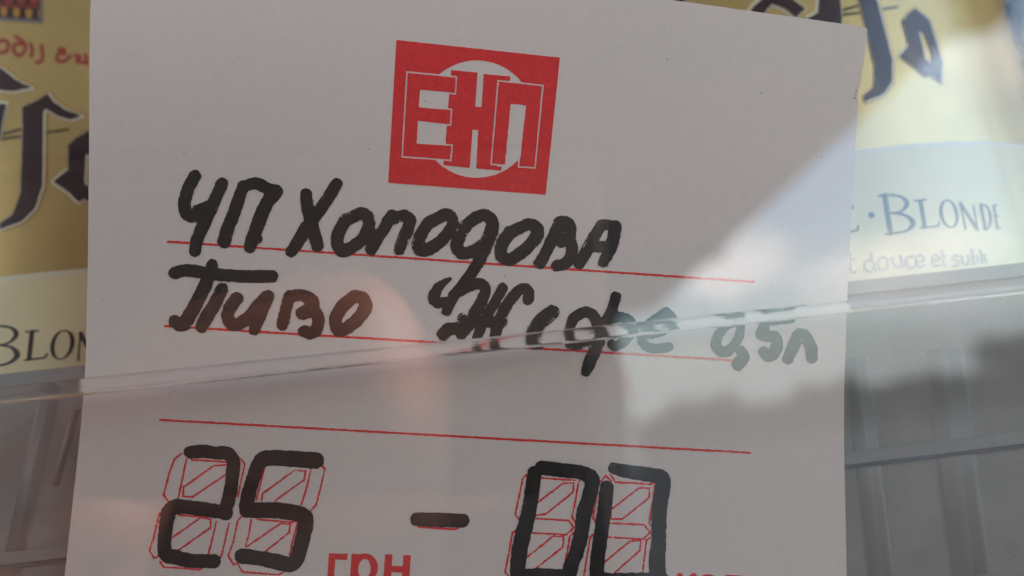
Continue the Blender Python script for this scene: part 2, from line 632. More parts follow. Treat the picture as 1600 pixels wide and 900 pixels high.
can_print('picture_roofs', pic_red, (-54, -45, 62, 16), XL, 3, M['canred'], 1.4)
sm = Strokes()
k9 = 9.0
for pts in ([(-70, 640), (-10, 580), (70, 570), (120, 630), (90, 720), (10, 740)], [(215, 510), (330, 590), (360, 660), (320, 750), (250, 780), (190, 700), (220, 620), (330, 620)],
            [(430, 620), (455, 700), (440, 790)], [(585, 640), (600, 760), (590, 850), (520, 880)], [(835, 690), (900, 700), (900, 760), (830, 740), (800, 840), (900, 860), (990, 790)],
            [(1060, 780), (1130, 800), (1080, 860), (1200, 880)], [(1200, 770), (1230, 900)], [(-260, 560), (-200, 640), (-220, 760)]):
    sm.add((0, 0), k9, pts, 26)
can_print('red_lettering', sm.field, sm.bbox(), XL, 1, M['canred'], 1.0)
J = [(33, 168), (60, 155), (74, 146), (85, 160), (105, 172), (129, 181), (110, 187), (90, 182), (72, 170), (68, 173), (67, 230), (66, 290), (55, 325), (35, 345), (0, 358), (0, 349), (20, 335), (32, 300), (34, 240), (35, 180)]
wedge = [(-30, 92), (0, 105), (25, 125), (50, 137), (20, 143), (-10, 139), (-40, 132)]
dia = [(106, 227), (118, 216), (140, 203), (165, 222), (168, 290), (152, 322), (140, 315), (120, 304), (106, 295)]
dia_hole = [(134, 240), (146, 246), (150, 280), (140, 296), (132, 288)]


def letters_l(X, Y):
    F = np.minimum(poly_d(X, Y, J), poly_d(X, Y, wedge))
    d = np.maximum(poly_d(X, Y, dia), -poly_d(X, Y, dia_hole))
    return np.minimum(F, d) + vnoise(X, Y, 9) * 1.2


bl = (-44, 70, 180, 380)
can_print('letter_outline', lambda X, Y: letters_l(X - 3.0, Y) - 4.2, bl, XL, 1, M['amber'], 1.6)
can_print('letter_inner_outline', lambda X, Y: letters_l(X - 1.5, Y - 0.8) - 2.2, bl, XL, 2, M['ivory'], 1.4)  # printed ivory line between the letters and their amber outline
can_print('blackletter_word', letters_l, bl, XL, 3, M['maroon'], 1.4)
hl = Strokes().add((0, 0), 1, [(-60, 225), (35, 213)], 2.2, False).add((0, 0), 1, [(68, 208), (106, 202)], 2.0, False)
can_print('thin_rule', hl.field, hl.bbox(), XL, 1, M['olive'], 1.4)

# middle can: further letters, the words of the panel
def letters_r(X, Y):
    F = np.full(X.shape, 1e3)
    for p in ([(1172, 17), (1180, 8), (1196, -8), (1236, -4), (1259, 14), (1243, 27), (1224, 12), (1206, 6), (1196, 18), (1192, 30)],
              [(1262, 28), (1278, 20), (1282, -30), (1312, -30), (1316, 40), (1290, 44), (1270, 36)],
              [(1010, -20), (1066, -20), (1070, 6), (1050, 2)], [(1100, -40), (1150, -40), (1140, -12), (1110, -10)]):
        F = np.minimum(F, poly_d(X, Y, p))
    d2 = [(1408, 88), (1420, 72), (1434, 82), (1460, 104), (1448, 120), (1432, 106)]
    F = np.minimum(F, poly_d(X, Y, d2))
    return F + vnoise(X, Y, 9) * 1.2


br = (1000, -60, 1480, 140)
can_print('letter_outline', lambda X, Y: letters_r(X + 2, Y) - 3.2, br, XM, 1, M['ivory'], 1.6)
can_print('blackletter_word', letters_r, br, XM, 4, M['maroon'], 1.4)
st = Strokes()
o5, k5 = (1310, 280), 5.517
st.add(o5, k5, [(400, 140), (450, 465)], 21, False).add(o5, k5, [(350, 142), (480, 133)], 8, False).add(o5, k5, [(410, 472), (505, 463)], 8, False)
st.add(o5, k5, [(430, 135), (540, 150), (592, 210), (545, 275), (450, 292)], [8, 10, 20, 10, 7])
st.add(o5, k5, [(460, 292), (580, 310), (645, 380), (585, 445), (450, 467)], [7, 11, 22, 12, 8])
st.add(o5, k5, [(708, 185), (745, 410)], 17, False).add(o5, k5, [(660, 184), (750, 176)], 7, False).add(o5, k5, [(715, 418), (862, 402)], 8, False).add(o5, k5, [(862, 400), (868, 372)], 8, False)
ring = [(955 + 68 * math.cos(t) + 18 * math.sin(t), 298 + 118 * math.sin(t)) for t in np.linspace(0, 2 * math.pi, 15)]
st.add(o5, k5, ring, [15, 13, 10, 6, 6, 9, 13, 15, 13, 10, 6, 6, 9, 13, 15])
st.add(o5, k5, [(1052, 206), (1098, 432)], 7, False).add(o5, k5, [(1052, 206), (1200, 432)], 13, False).add(o5, k5, [(1165, 222), (1200, 432)], 6, False)
st.add(o5, k5, [(1228, 215), (1268, 432)], 12, False).add(o5, k5, [(1228, 215), (1285, 240), (1312, 330), (1302, 410), (1268, 432)], [6, 8, 12, 8, 6])
st.add(o5, k5, [(1340, 225), (1372, 425)], 9, False).add(o5, k5, [(1340, 225), (1372, 222)], 5, False).add(o5, k5, [(1354, 320), (1380, 316)], 5, False).add(o5, k5, [(1372, 425), (1398, 418)], 5, False)
st.add(o5, k5, [(285, 308), (286, 309)], 26, False)
st.add(o5, k5, [(30, 225), (70, 455)], 17, False).add(o5, k5, [(30, 222), (110, 215), (120, 250)], [6, 7, 9], False).add(o5, k5, [(50, 340), (100, 335)], 6, False).add(o5, k5, [(70, 458), (165, 440), (172, 405)], [7, 9, 8], False)
can_print('name_lettering', st.field, st.bbox(), XM, 2, M['maroon'], 0.8)
s2 = Strokes()
for pts, r in (([(95, 640), (108, 785), (140, 800)], 12), ([(70, 700), (135, 690)], 8),
               ([(320, 740), (285, 695), (235, 715), (230, 775), (275, 795), (318, 760)], 11), ([(282, 640), (322, 792)], 12),
               ([(385, 668), (345, 700), (352, 765), (400, 780), (432, 740), (420, 685), (385, 668)], 11),
               ([(468, 672), (482, 735), (515, 757), (545, 725)], 11), ([(538, 662), (562, 755)], 11),
               ([(650, 668), (605, 665), (585, 710), (612, 765), (662, 750)], 11),
               ([(672, 712), (738, 700), (715, 655), (682, 668), (672, 720), (698, 757), (742, 738)], 10),
               ([(812, 702), (866, 692), (845, 652), (818, 668), (812, 710), (834, 748), (870, 732)], 10),
               ([(893, 618), (912, 728), (938, 735)], 10), ([(880, 668), (930, 660)], 7),
               ([(1032, 662), (995, 655), (984, 682), (1030, 706), (1034, 738), (990, 752)], 10),
               ([(1062, 660), (1078, 722), (1102, 738), (1126, 706)], 9), ([(1118, 652), (1138, 736)], 9),
               ([(1150, 600), (1176, 730)], 9), ([(1160, 670), (1190, 660), (1208, 700), (1176, 728)], 8),
               ([(1222, 610), (1246, 722)], 8), ([(1256, 650), (1274, 718)], 8)):
    s2.add(o5, k5, pts, r)
can_print('small_lettering', s2.field, s2.bbox(), XM, 2, M['cangrey'], 0.8)
hr = Strokes().add((0, 0), 1, [(1309, 18), (1347, 7)], 2.2, False)
can_print('thin_rule', hr.field, hr.bbox(), XM, 1, M['olive'], 1.4)
# the initial letter, seen on the can at the right
sg = Strokes()
sg.add((0, 0), 1, [(1600, -20), (1576, 14), (1566, 52), (1572, 84), (1592, 104), (1620, 112)], [8, 9, 10, 11, 12, 12])
sg.add((0, 0), 1, [(1592, 20), (1592, 60), (1612, 84)], [6, 7, 8]).add((0, 0), 1, [(1557, 178), (1575, 160), (1600, 148), (1620, 146)], [5, 8, 10, 10])
bbs = (1548, -30, 1640, 195)
can_print('letter_outline', lambda X, Y: sg.field(X + 1.5, Y) - 3.2, bbs, XR, 1, M['ivory'], 1.6)
can_print('initial_letter', sg.field, bbs, XR, 3, M['maroon'], 1.4)

parts0 = list(can0.children)
for ax, lab in ((CAN_X[1], 'gold beer can behind the right edge of the white price card'),
                (CAN_X[2], 'gold beer can at the far right, farthest from the white price card')):
    c = can0.copy()
    C.objects.link(c)
    c.location = (ax, CAY, CAN_Z)
    c['label'] = lab
    for ch in parts0:
        q = ch.copy()
        C.objects.link(q)
        q.parent = c

# ------------------------------------------------------------------ price rail: grey back strip, clear front lip with a thick edge
rail = thing('price_rail', (0.0, 0.0590, -0.03), 'grey shelf rail with a clear plastic lip whose thick edge crosses the white card', 'price rail')
rb = np.array(rail.location)


def sheet(name, line, Y0, Y1, drop, m, x0=-0.22, x1=0.26, lean=0.0):
    """upright strip whose top edge runs through two picture points"""
    a, b = on_vertical(*line[0], Y0), on_vertical(*line[1], Y0)
    s = (b[2] - a[2]) / (b[0] - a[0])
    zt = lambda x: a[2] + s * (x - a[0])
    vs = []
    for Y in (Y0, Y1):
        for x, dz in ((x0, 0), (x1, 0), (x1, -drop), (x0, -drop)):
            vs.append((x, Y - dz * lean, zt(x) + dz))
    fs = [(0, 3, 2, 1), (4, 5, 6, 7), (0, 1, 5, 4), (1, 2, 6, 5), (2, 3, 7, 6), (3, 0, 4, 7)]
    return mesh(name, vs, fs, m, rail, rb), zt


back, ztb = sheet('back_strip', ((0, 585), (1600, 410)), 0.0586, 0.0594, 0.037, M['rail'])
sheet('groove_bead', ((0, 864), (1600, 674)), 0.05835, 0.0586, 0.0009, M['rib'])
sheet('groove_shadow', ((0, 884), (1600, 693)), 0.0583, 0.0586, 0.00030, M['rail_dark'])  # dark strip painted as the line of shade under the bead
sheet('top_bead', ((0, 586), (1600, 411)), 0.0580, 0.0586, 0.0010, M['rib'])
for q in range(0, 4):
    pts = (((84, 590), (14, 900), 18), ((1338, 560), (1376, 900), 20), ((1474, 545), (1516, 900), 32), ((118, 640), (84, 760), 7))[q]
    a, b = on_vertical(*pts[0], 0.0585), on_vertical(*pts[1], 0.0585)
    a[2] = min(a[2], ztb(a[0]) - 0.0002)
    w = pts[2] * 0.0585 / PXF
    # a low rounded rib: seven strips across, rising to the middle
    prof_ = [(-1.0, 0.0), (-0.7, 0.00006), (-0.35, 0.00012), (0.0, 0.00014), (0.35, 0.00012), (0.7, 0.00006), (1.0, 0.0)]
    vs = [(p[0] + fx * w, 0.05859 - hh, p[2]) for p in (a, b) for fx, hh in prof_]
    mesh('rib', vs, [(i, 7 + i, 8 + i, 1 + i) for i in range(6)] + [(13, 12, 11, 10, 9, 8, 7), (0, 1, 2, 3, 4, 5, 6)], M['rib'], rail, rb, True)
    m2 = [(p[0] + fx * w * 0.55, 0.05858 - hh, p[2]) for p in (a, b) for fx, hh in prof_]
    mesh('rib_crest', m2, [(i, 7 + i, 8 + i, 1 + i) for i in range(6)] + [(13, 12, 11, 10, 9, 8, 7), (0, 1, 2, 3, 4, 5, 6)], M['crest'], rail, rb, True)
LY0, LY1 = 0.0506, 0.0513
lip, ztf = sheet('front_lip', ((0, 622), (1600, 460)), LY0, LY1, 0.030, M['lip'], lean=0.22)
# thick edge: rounded bar along the lip's top
a, b = on_vertical(0, 618, 0.0505), on_vertical(1600, 451, 0.0505)
s_ = (b[2] - a[2]) / (b[0] - a[0])
zc = lambda x: a[2] + s_ * (x - a[0])
sec = []
for k in range(20):
    t = 2 * math.pi * k / 20
    cx, cz = math.cos(t), math.sin(t)
    sec.append((0.0506 + 0.00062 * math.copysign(abs(cx) ** 0.32, cx), 0.00052 * math.copysign(abs(cz) ** 0.32, cz)))
vs, fs, nst = [], [], 25
for i in range(nst):
    x = -0.22 + 0.48 * i / (nst - 1)
    for yy, zz in sec:
        vs.append((x, yy, zc(x) + zz * (0.92 - 6.5 * max(-0.05, min(0.05, x)))))
for i in range(nst - 1):
    for k in range(20):
        k2 = (k + 1) % 20
        fs.append((i * 20 + k, i * 20 + k2, (i + 1) * 20 + k2, (i + 1) * 20 + k))
fs.append(tuple(range(19, -1, -1)))
fs.append(tuple((nst - 1) * 20 + k for k in range(20)))
mesh('thick_edge', vs, fs, ridge_mat, rail, rb, True)

# ------------------------------------------------------------------ the price card
CD = 0.0540
card = thing('price_tag', CD * ray(720, 980), 'white price card with red emblem and black handwriting, upright in the clear rail', 'price tag')
cb = np.array(card.location)


def on_card(V, off):
    # the card is a little wavy and its top right corner bends back
    x, y = V[:, 0], V[:, 1]
    u, v = (x - 800) / 800, (y - 450) / 450
    w = 0.0005 * u * u + 0.0007 * vnoise(x + 2000, y + 2000, 430) + 0.0030 * np.maximum(0, u * 0.7 - v * 0.45 - 0.45) ** 2
    return ray(x, y) * (CD - off + w)[:, None]


outline = [(144, -96), (400, -72), (700, -42), (1050, 0), (1200, 21), (1352, 42), (1356, 46), (1353, 70), (1347, 110), (1343, 138), (1339, 146), (1341, 156), (1338, 200),
           (1331, 330), (1325, 440), (1319, 600), (1319, 700), (1323, 900), (1326, 1010), (88, 1010), (101, 900), (113, 790), (124, 690), (130, 620), (134, 560), (137, 420), (139, 250), (140, 60)]
n = len(outline)
P = np.array(outline, float)
V, F = film_verts(lambda X, Y: poly_d(X, Y, outline) + 0.5 * vnoise(X, Y, 9), (80, -104, 1364, 1018), 5.0)
edge_n = {}
for f in F:
    for i in range(len(f)):
        e = (f[i], f[(i + 1) % len(f)])
        edge_n[e] = edge_n.get(e, 0) + 1
out_v = np.array([poly_d(np.array([p[0]]), np.array([p[1]]), outline)[0] > -1.2 for p in V])
nv = len(V)
vs = np.concatenate([on_card(V, 0.0), on_card(V, -0.00025)])
fs = list(F) + [tuple(nv + i for i in reversed(f)) for f in F]
fs += [(e[1], e[0], nv + e[0], nv + e[1]) for e in edge_n if (e[1], e[0]) not in edge_n and out_v[e[0]] and out_v[e[1]]]
mesh('card_sheet', vs, fs, M['paper'], card, cb)


def card_print(name, field, bb, off, m, step):
    V, F = film_verts(field, bb, step)
    return mesh(name, on_card(V, off), F, m, card, cb)


def rough_ink(F, X, Y, amp=1.5):
    return F - 0.9 + amp * vnoise(X, Y, 5.0) + 0.9 * vnoise(X + 91, Y + 13, 2.2)


# red emblem
def emblem(X, Y):
    x, y = (X - 560) * 3.0, (Y - 30) * 3.0
    sq = poly_d(x, y, [(178, 97), (945, 180), (878, 823), (140, 767)])
    circ = np.hypot((x - 555) / 0.985, y - 468) - 275
    E_ = poly_d(x, y, [(228, 247), (460, 270), (455, 350), (292, 333), (287, 410), (437, 422), (432, 497), (282, 480), (277, 580), (440, 590), (433, 662), (205, 645)])
    H_ = poly_d(x, y, [(435, 238), (558, 250), (548, 410), (577, 412), (588, 257), (712, 268), (710, 300), (650, 690), (672, 690), (670, 710), (553, 700), (562, 520), (535, 518), (522, 697), (398, 685), (400, 665)])
    P_ = poly_d(x, y, [(655, 288), (865, 310), (828, 697), (750, 692), (783, 407), (717, 400), (690, 685), (622, 680)])
    holes = np.minimum(poly_d(x, y, [(292, 333), (425, 347), (420, 421), (287, 410)]), poly_d(x, y, [(282, 482), (415, 497), (408, 588), (277, 580)]))
    slot = np.maximum(poly_d(x, y, [(717, 400), (783, 407), (757, 690), (690, 685)]), circ)
    white = np.maximum(circ, -np.minimum(np.minimum(E_, H_), P_))
    white = np.minimum(np.minimum(white, holes), slot)
    for q in (E_, P_):
        white = np.minimum(white, np.maximum(np.abs(q) - 3.6, -slot))
    red = np.maximum(sq, -white)
    return red / 3.0 + 0.55 * vnoise(X, Y, 3.0) + 0.35 * vnoise(X + 40, Y, 1.5)


card_print('emblem', emblem, (600, 55, 882, 310), 0.00002, M['red'], 0.8)

# red ruled lines
for (x0, y0), (x1, y1) in (((262, 377.5), (1178, 440.5)), ((258, 509.5), (1146, 563)), ((250, 656), (1172, 707.5))):
    L = Strokes().add((0, 0), 1, [(x0 + (x1 - x0) * t, y0 + (y1 - y0) * t) for t in np.linspace(0, 1, 12)], 1.75, False)
    card_print('ruled_line', lambda X, Y: L.field(X, Y) + 1.1 * vnoise(X, Y, 2.4) + 0.5 * vnoise(X, Y, 7), L.bbox(), 0.00002, M['red'], 0.9)

# red outlines of the four printed digits and of the dash
seg = {}
A7 = 7.5
seg[0] = Strokes()
for pts in ([(480, 215), (395, 280), (330, 450), (265, 700), (325, 780)], [(535, 280), (490, 500), (440, 730)], [(590, 285), (800, 300), (1000, 315)],
            [(500, 610), (860, 355), (1010, 350)], [(500, 610), (495, 715), (605, 725), (1000, 460)], [(1165, 270), (1220, 340), (1170, 560), (1140, 720)]):
    seg[0].add((220, 680), A7, pts, 10.5, False)
for pts in ([(275, 130), (215, 175), (150, 450), (100, 605), (160, 695), (205, 665)], [(225, 730), (265, 795), (690, 825), (720, 810)], [(370, 450), (700, 215), (810, 235)],
            [(440, 600), (815, 335), (820, 240)], [(885, 260), (850, 420), (795, 630)], [(1035, 280), (980, 520), (940, 680)], [(440, 185), (780, 215)]):
    seg[0].add((220, 780), A7, pts, 10.5, False)
seg[1] = Strokes()
for pts in ([(480, 290), (380, 680)], [(450, 610), (830, 335), (955, 345), (940, 450), (600, 690)], [(450, 610), (440, 690)], [(1020, 330), (960, 570), (905, 740)],
            [(1150, 290), (1185, 320), (1080, 740), (1020, 805)]):
    seg[1].add((350, 690), A7, pts, 10.5, False)
for pts in ([(205, 205), (160, 250), (110, 500), (50, 665), (115, 770), (165, 745)], [(320, 240), (290, 420), (250, 560)], [(170, 770), (215, 855), (640, 885), (700, 855)],
            [(385, 235), (600, 255), (800, 270), (860, 250)], [(270, 555), (660, 285), (775, 290), (765, 390), (450, 640)], [(870, 260), (800, 500), (770, 650)]):
    seg[1].add((350, 780), A7, pts, 10.5, False)
seg[2] = Strokes()
for pts in ([(325, 315), (275, 355), (240, 540), (190, 780), (230, 830)], [(490, 350), (800, 375), (890, 375)], [(960, 365), (930, 400), (890, 640), (855, 800), (890, 870)],
            [(450, 640), (750, 415), (875, 410), (865, 520), (545, 775), (420, 790)]):
    seg[2].add((780, 700), A7, pts, 10.5, False)
for pts in ([(455, 165), (885, 190), (955, 280), (860, 370), (415, 350)], [(230, 300), (170, 350), (130, 580), (75, 850), (120, 895)], [(355, 660), (690, 390), (820, 395), (815, 530), (460, 810)],
            [(960, 340), (905, 390), (870, 600), (830, 790)], [(355, 825), (480, 815)]):
    seg[2].add((780, 790), 8.18, pts, 11.5, False)
seg[3] = Strokes()
for pts in ([(130, 235), (165, 195), (205, 235)], [(195, 185), (235, 240), (480, 255), (500, 240)], [(510, 265), (490, 400), (470, 530), (490, 550)], [(200, 435), (400, 280), (472, 282), (470, 350), (280, 500), (200, 500), (200, 435)],
            [(190, 528), (435, 540), (475, 595), (430, 640), (225, 630)], [(205, 628), (178, 627)], [(100, 335), (75, 490), (90, 520)], [(80, 605), (55, 625), (10, 900)], [(165, 795), (335, 655), (410, 650), (405, 720), (225, 880)],
            [(475, 630), (450, 650), (425, 870)]):
    seg[3].add((910, 700), 4.5, pts, 6.4, False)
for k in range(4):
    S = seg[k]
    card_print('printed_digit', lambda X, Y: S.field(X, Y) + 1.3 * vnoise(X, Y, 2.6) + 0.6 * vnoise(X + 7, Y, 9), S.bbox(), 0.00002, M['red'], 0.8)
dash_o = Strokes().add((490, 780), 5.926, [(970, 255), (1140, 270), (1310, 280), (1340, 265), (1370, 240)], 10, False)
card_print('printed_dash', lambda X, Y: dash_o.field(X, Y) + vnoise(X, Y, 2.6), dash_o.bbox(), 0.00002, M['red'], 0.8)


# printed words
def grn(X, Y):
    x, y = (X - 490) * 5.926, (Y - 780) * 5.926
    y = y - 0.045 * (x - 140)
    x = x + 0.07 * (y - 500)
    g = np.minimum(poly_d(x, y, [(142, 498), (205, 498), (205, 760), (142, 760)]), poly_d(x, y, [(142, 498), (318, 498), (312, 556), (142, 556)]))
    ring = np.maximum(np.hypot((x - 480) / 0.92, y - 622) - 135, -(np.hypot((x - 480) / 0.62, y - 632) - 92))
    p = np.minimum(ring, poly_d(x, y, [(352, 495), (415, 495), (415, 840), (352, 840)]))
    hh = np.minimum(np.minimum(poly_d(x, y, [(662, 487), (730, 487), (730, 750), (662, 750)]), poly_d(x, y, [(832, 487), (900, 487), (900, 750), (832, 750)])), poly_d(x, y, [(700, 590), (860, 590), (860, 650), (700, 650)]))
    return np.minimum(np.minimum(g, p), hh) / 5.926 + 0.5 * vnoise(X, Y, 2.0) + 0.6 * vnoise(X, Y, 5)


card_print('printed_word', grn, (505, 855, 660, 935), 0.00002, M['red'], 0.8)
kp = Strokes()
kp.add((0, 0), 1, [(1062, 900), (1060, 940)], 5, False).add((0, 0), 1, [(1084, 900), (1066, 920), (1086, 940)], 5, False)
kp.add((0, 0), 1, [(1106 + 15 * math.cos(t), 921 + 19 * math.sin(t)) for t in np.linspace(0, 6.283, 13)], 5)
kp.add((0, 0), 1, [(1136, 943), (1137, 903), (1166, 905), (1165, 944)], 5, False)
card_print('printed_word', lambda X, Y: kp.field(X, Y) + vnoise(X, Y, 3), kp.bbox(), 0.00002, M['red'], 1.0)

# handwriting
kz = 5.625
A, B_, C_, D_, E_, F_, G_, H_, I_ = (260, 250), (430, 260), (600, 310), (760, 310), (250, 390), (440, 420), (650, 410), (820, 440), (1060, 450)
w1 = Strokes()
w1.add(A, kz, [(250, 142), (200, 240), (165, 340), (162, 430), (205, 490), (300, 480), (380, 420)], 51).add(A, kz, [(488, 207), (425, 350), (330, 560), (275, 690), (252, 800)], [50, 52, 54, 52, 48])
w1.add(A, kz, [(280, 440), (380, 410)], 50, False)
w1.add(A, kz, [(672, 232), (610, 420), (540, 600), (508, 715)], [48, 52, 54, 58]).add(A, kz, [(690, 232), (790, 203), (890, 252), (965, 275)], [46, 48, 50, 52]).add(A, kz, [(968, 278), (870, 400), (790, 600), (732, 765)], [54, 56, 56, 50]).add(A, kz, [(780, 680), (800, 688)], 42, False)
w2 = Strokes()
w2.add(B_, kz, [(272, 242), (285, 360), (340, 580), (372, 698)], [46, 54, 54, 50]).add(B_, kz, [(538, 155), (430, 330), (300, 500), (190, 680), (140, 748)], [48, 52, 56, 52, 48])
w2.add(B_, kz, [(620, 468), (560, 580), (545, 680), (592, 742), (660, 720), (765, 640), (820, 540), (815, 450), (760, 415), (690, 440), (615, 480)], 52)
w2.add(B_, kz, [(1025, 430), (960, 540), (880, 660), (845, 728)], 49).add(B_, kz, [(985, 480), (1080, 445), (1140, 435), (1182, 480), (1140, 610), (1090, 728)], [48, 48, 50, 52, 50, 48])
w2.add(C_, kz, [(400, 208), (330, 310), (297, 420), (345, 458), (430, 425), (540, 335), (602, 235), (590, 165), (535, 142), (460, 180), (390, 220)], 51)
w2.add(C_, kz, [(745, 218), (670, 320), (640, 420), (690, 480), (780, 462), (880, 400), (945, 300), (948, 200), (885, 148), (800, 175), (730, 230)], 52)
w2.add(C_, kz, [(950, 250), (900, 420), (830, 560), (745, 690), (660, 800)], [52, 52, 48, 46, 46])
w2.add(D_, kz, [(205, 298), (140, 400), (130, 490), (180, 537), (260, 512), (360, 430), (440, 335), (445, 268), (380, 228), (295, 258), (210, 300)], [52, 52, 52, 52, 52, 52, 54, 54, 50, 50, 50])
w2.add(D_, kz, [(640, 228), (560, 400), (470, 570)], 50).add(D_, kz, [(640, 210), (700, 206), (738, 262), (722, 340), (655, 382)], [48, 48, 52, 50, 46]).add(D_, kz, [(700, 350), (750, 410), (745, 500), (700, 568), (620, 592)], [46, 48, 48, 48, 46])
w2.add(D_, kz, [(1012, 232), (940, 350), (860, 500), (815, 572)], [42, 48, 50, 46]).add(D_, kz, [(1138, 245), (1110, 380), (1060, 500), (1030, 560)], [48, 52, 48, 44]).add(D_, kz, [(1010, 226), (1140, 240)], 40, False).add(D_, kz, [(930, 425), (1090, 425)], 46, False)
w3 = Strokes()
w3.add(E_, kz, [(132, 204), (200, 185), (290, 184), (400, 205), (600, 228), (800, 236), (985, 236)], 51).add(E_, kz, [(458, 136), (420, 260), (330, 450), (240, 610), (192, 660), (130, 632)], [48, 54, 56, 58, 58, 52])
w3.add(E_, kz, [(545, 345), (480, 480), (400, 610), (368, 678)], [50, 54, 56, 50]).add(E_, kz, [(672, 432), (608, 530), (605, 620), (670, 658), (770, 600), (870, 490), (945, 412)], 54).add(E_, kz, [(940, 425), (880, 560), (830, 705)], [54, 56, 46])
w3.add(F_, kz, [(70, 240), (40, 350), (8, 490)], 48).add(F_, kz, [(75, 240), (180, 232), (268, 282), (260, 350), (185, 390)], [46, 50, 54, 56, 58]).add(F_, kz, [(270, 350), (322, 430), (308, 530), (255, 565), (198, 548)], [50, 50, 52, 50, 48])
w3.add(F_, kz, [(600, 270), (520, 350), (475, 450), (500, 540), (570, 520), (680, 430), (738, 330), (712, 262), (640, 243), (590, 280)], [52, 54, 54, 52, 52, 54, 56, 54, 52, 50])
w4 = Strokes()
w4.add(G_, kz, [(525, 40), (470, 120), (380, 240), (320, 320), (268, 425)], [46, 46, 48, 48, 44])
w4.add(G_, kz, [(300, 145), (210, 205), (158, 300), (190, 352), (260, 345)], [16, 40, 52, 50, 44])
w4.add(G_, kz, [(330, 290), (450, 212), (570, 190), (610, 240), (575, 340), (510, 460), (450, 560), (400, 630)], [50, 50, 50, 48, 50, 54, 56, 50])
w4.add(G_, kz, [(762, 225), (700, 340), (620, 480), (545, 640), (530, 700)], 45)
w4.add(G_, kz, [(985, 325), (992, 270), (960, 228), (890, 260), (810, 360), (740, 490), (700, 620), (690, 700)], [48, 48, 46, 48, 50, 50, 50, 48])
w4.add(G_, kz, [(480, 520), (750, 525)], 52, False).add(G_, kz, [(240, 630), (280, 590), (350, 580), (420, 560), (470, 510)], [60, 58, 54, 54, 54]).add(G_, kz, [(408, 490), (440, 560)], 44, False)
w4.add(H_, kz, [(240, 270), (150, 345), (85, 430), (60, 500), (75, 550), (130, 550)], [66, 68, 62, 54, 46, 40])
w4.add(H_, kz, [(390, 520), (400, 400), (440, 315), (540, 265), (610, 310), (650, 400), (650, 480)], [44, 46, 48, 48, 50, 50, 46]).add(H_, kz, [(385, 490), (400, 555), (470, 558), (560, 530), (640, 490)], 40)
w4.add(H_, kz, [(690, 400), (640, 550), (575, 700), (540, 790)], [50, 54, 56, 44]).add(H_, kz, [(800, 130), (765, 250), (690, 380)], [44, 46, 50]).add(H_, kz, [(700, 360), (780, 320), (850, 312), (925, 345), (945, 420), (885, 510), (800, 565), (765, 545)], [40, 46, 46, 44, 44, 46, 46, 40])
w4.add(H_, kz, [(1245, 268), (1150, 330), (1060, 410), (1025, 480), (1055, 560), (1150, 590), (1265, 575)], [42, 44, 46, 46, 44, 42, 40]).add(H_, kz, [(1245, 268), (1295, 320), (1280, 390), (1180, 450), (1060, 470)], [42, 40, 38, 36, 34])
w5 = Strokes()
w5.add(I_, kz, [(550, 300), (535, 420), (460, 535), (385, 560), (330, 500), (360, 400), (430, 325), (500, 305)], [33, 36, 41, 43, 42, 38, 34, 30]).add(I_, kz, [(550, 553), (572, 600), (525, 670)], [42, 50, 54])
w5.add(I_, kz, [(1000, 282), (860, 292), (760, 306)], [24, 26, 34]).add(I_, kz, [(765, 310), (730, 400)], 44, False).add(I_, kz, [(728, 405), (780, 425), (845, 430), (868, 500), (840, 575), (790, 598), (752, 562)], [48, 46, 48, 48, 48, 46, 44])
w5.add(I_, kz, [(962, 622), (1010, 520), (1058, 415), (1115, 430), (1168, 530), (1172, 612)], [46, 50, 50, 50, 50, 48])
for W in (w1, w2, w3, w4, w5):
    dry = 2.0 if W in (w2, w4) else 0.8

    def fld(X, Y, W=W, dry=dry):
        F = rough_ink(W.field(X, Y), X, Y) + (0.7 if W is w4 else 0.0)
        # dry marker: thin pale streaks running along the slant of the pen, near the right-hand rims
        u, v = X * 0.86 + Y * 0.5, -X * 0.5 + Y * 0.86
        streak = np.abs(vnoise(u * 5.2, v * 0.55, 5.0)) - 0.035 * dry
        rim = 3.4 + 3 * vnoise(X, Y, 30)
        near = np.where((F > -rim) & (vnoise(X + 300, Y, 38) > 0.12), streak * 10, 9)
        return np.maximum(F, np.minimum(1.0, -near))
    card_print('handwritten_word', fld, W.bbox(), 0.00004, M['ink'], 1.1)
dg = [Strokes() for _ in range(5)]
dg[0].add((220, 680), A7, [(575, 202), (720, 190), (880, 208), (1000, 210), (1082, 290), (1075, 450), (1055, 620), (1025, 760), (990, 880)], [66, 72, 70, 74, 74, 72, 72, 74, 74])
dg[0].add((220, 780), A7, [(995, 165), (900, 142), (700, 112), (500, 88), (395, 95), (322, 170), (292, 350), (272, 550), (300, 650), (400, 680), (600, 722), (860, 725)], [78, 78, 76, 80, 84, 82, 76, 76, 80, 80, 76, 76])
dg[1].add((350, 690), A7, [(1075, 222), (900, 210), (600, 190), (460, 205), (385, 300), (340, 450), (290, 600), (262, 750)], [92, 90, 88, 84, 78, 76, 78, 78]).add((350, 780), A7, [(272, 130), (400, 128), (600, 130), (850, 165), (962, 225), (940, 380), (900, 550), (850, 700), (775, 765), (600, 730), (400, 690), (215, 668)], [84, 84, 88, 88, 84, 82, 82, 82, 84, 84, 82, 84])
dg[2].add((490, 780), 5.926, [(955, 185), (1100, 190), (1380, 197)], [58, 64, 58], False)
dg[3].add((780, 700), A7, [(412, 292), (395, 420), (370, 620), (330, 820), (300, 950)], [74, 78, 80, 84, 84]).add((780, 790), 8.18, [(390, 40), (335, 250), (275, 500), (245, 700), (230, 940)], [88, 92, 94, 92, 88])
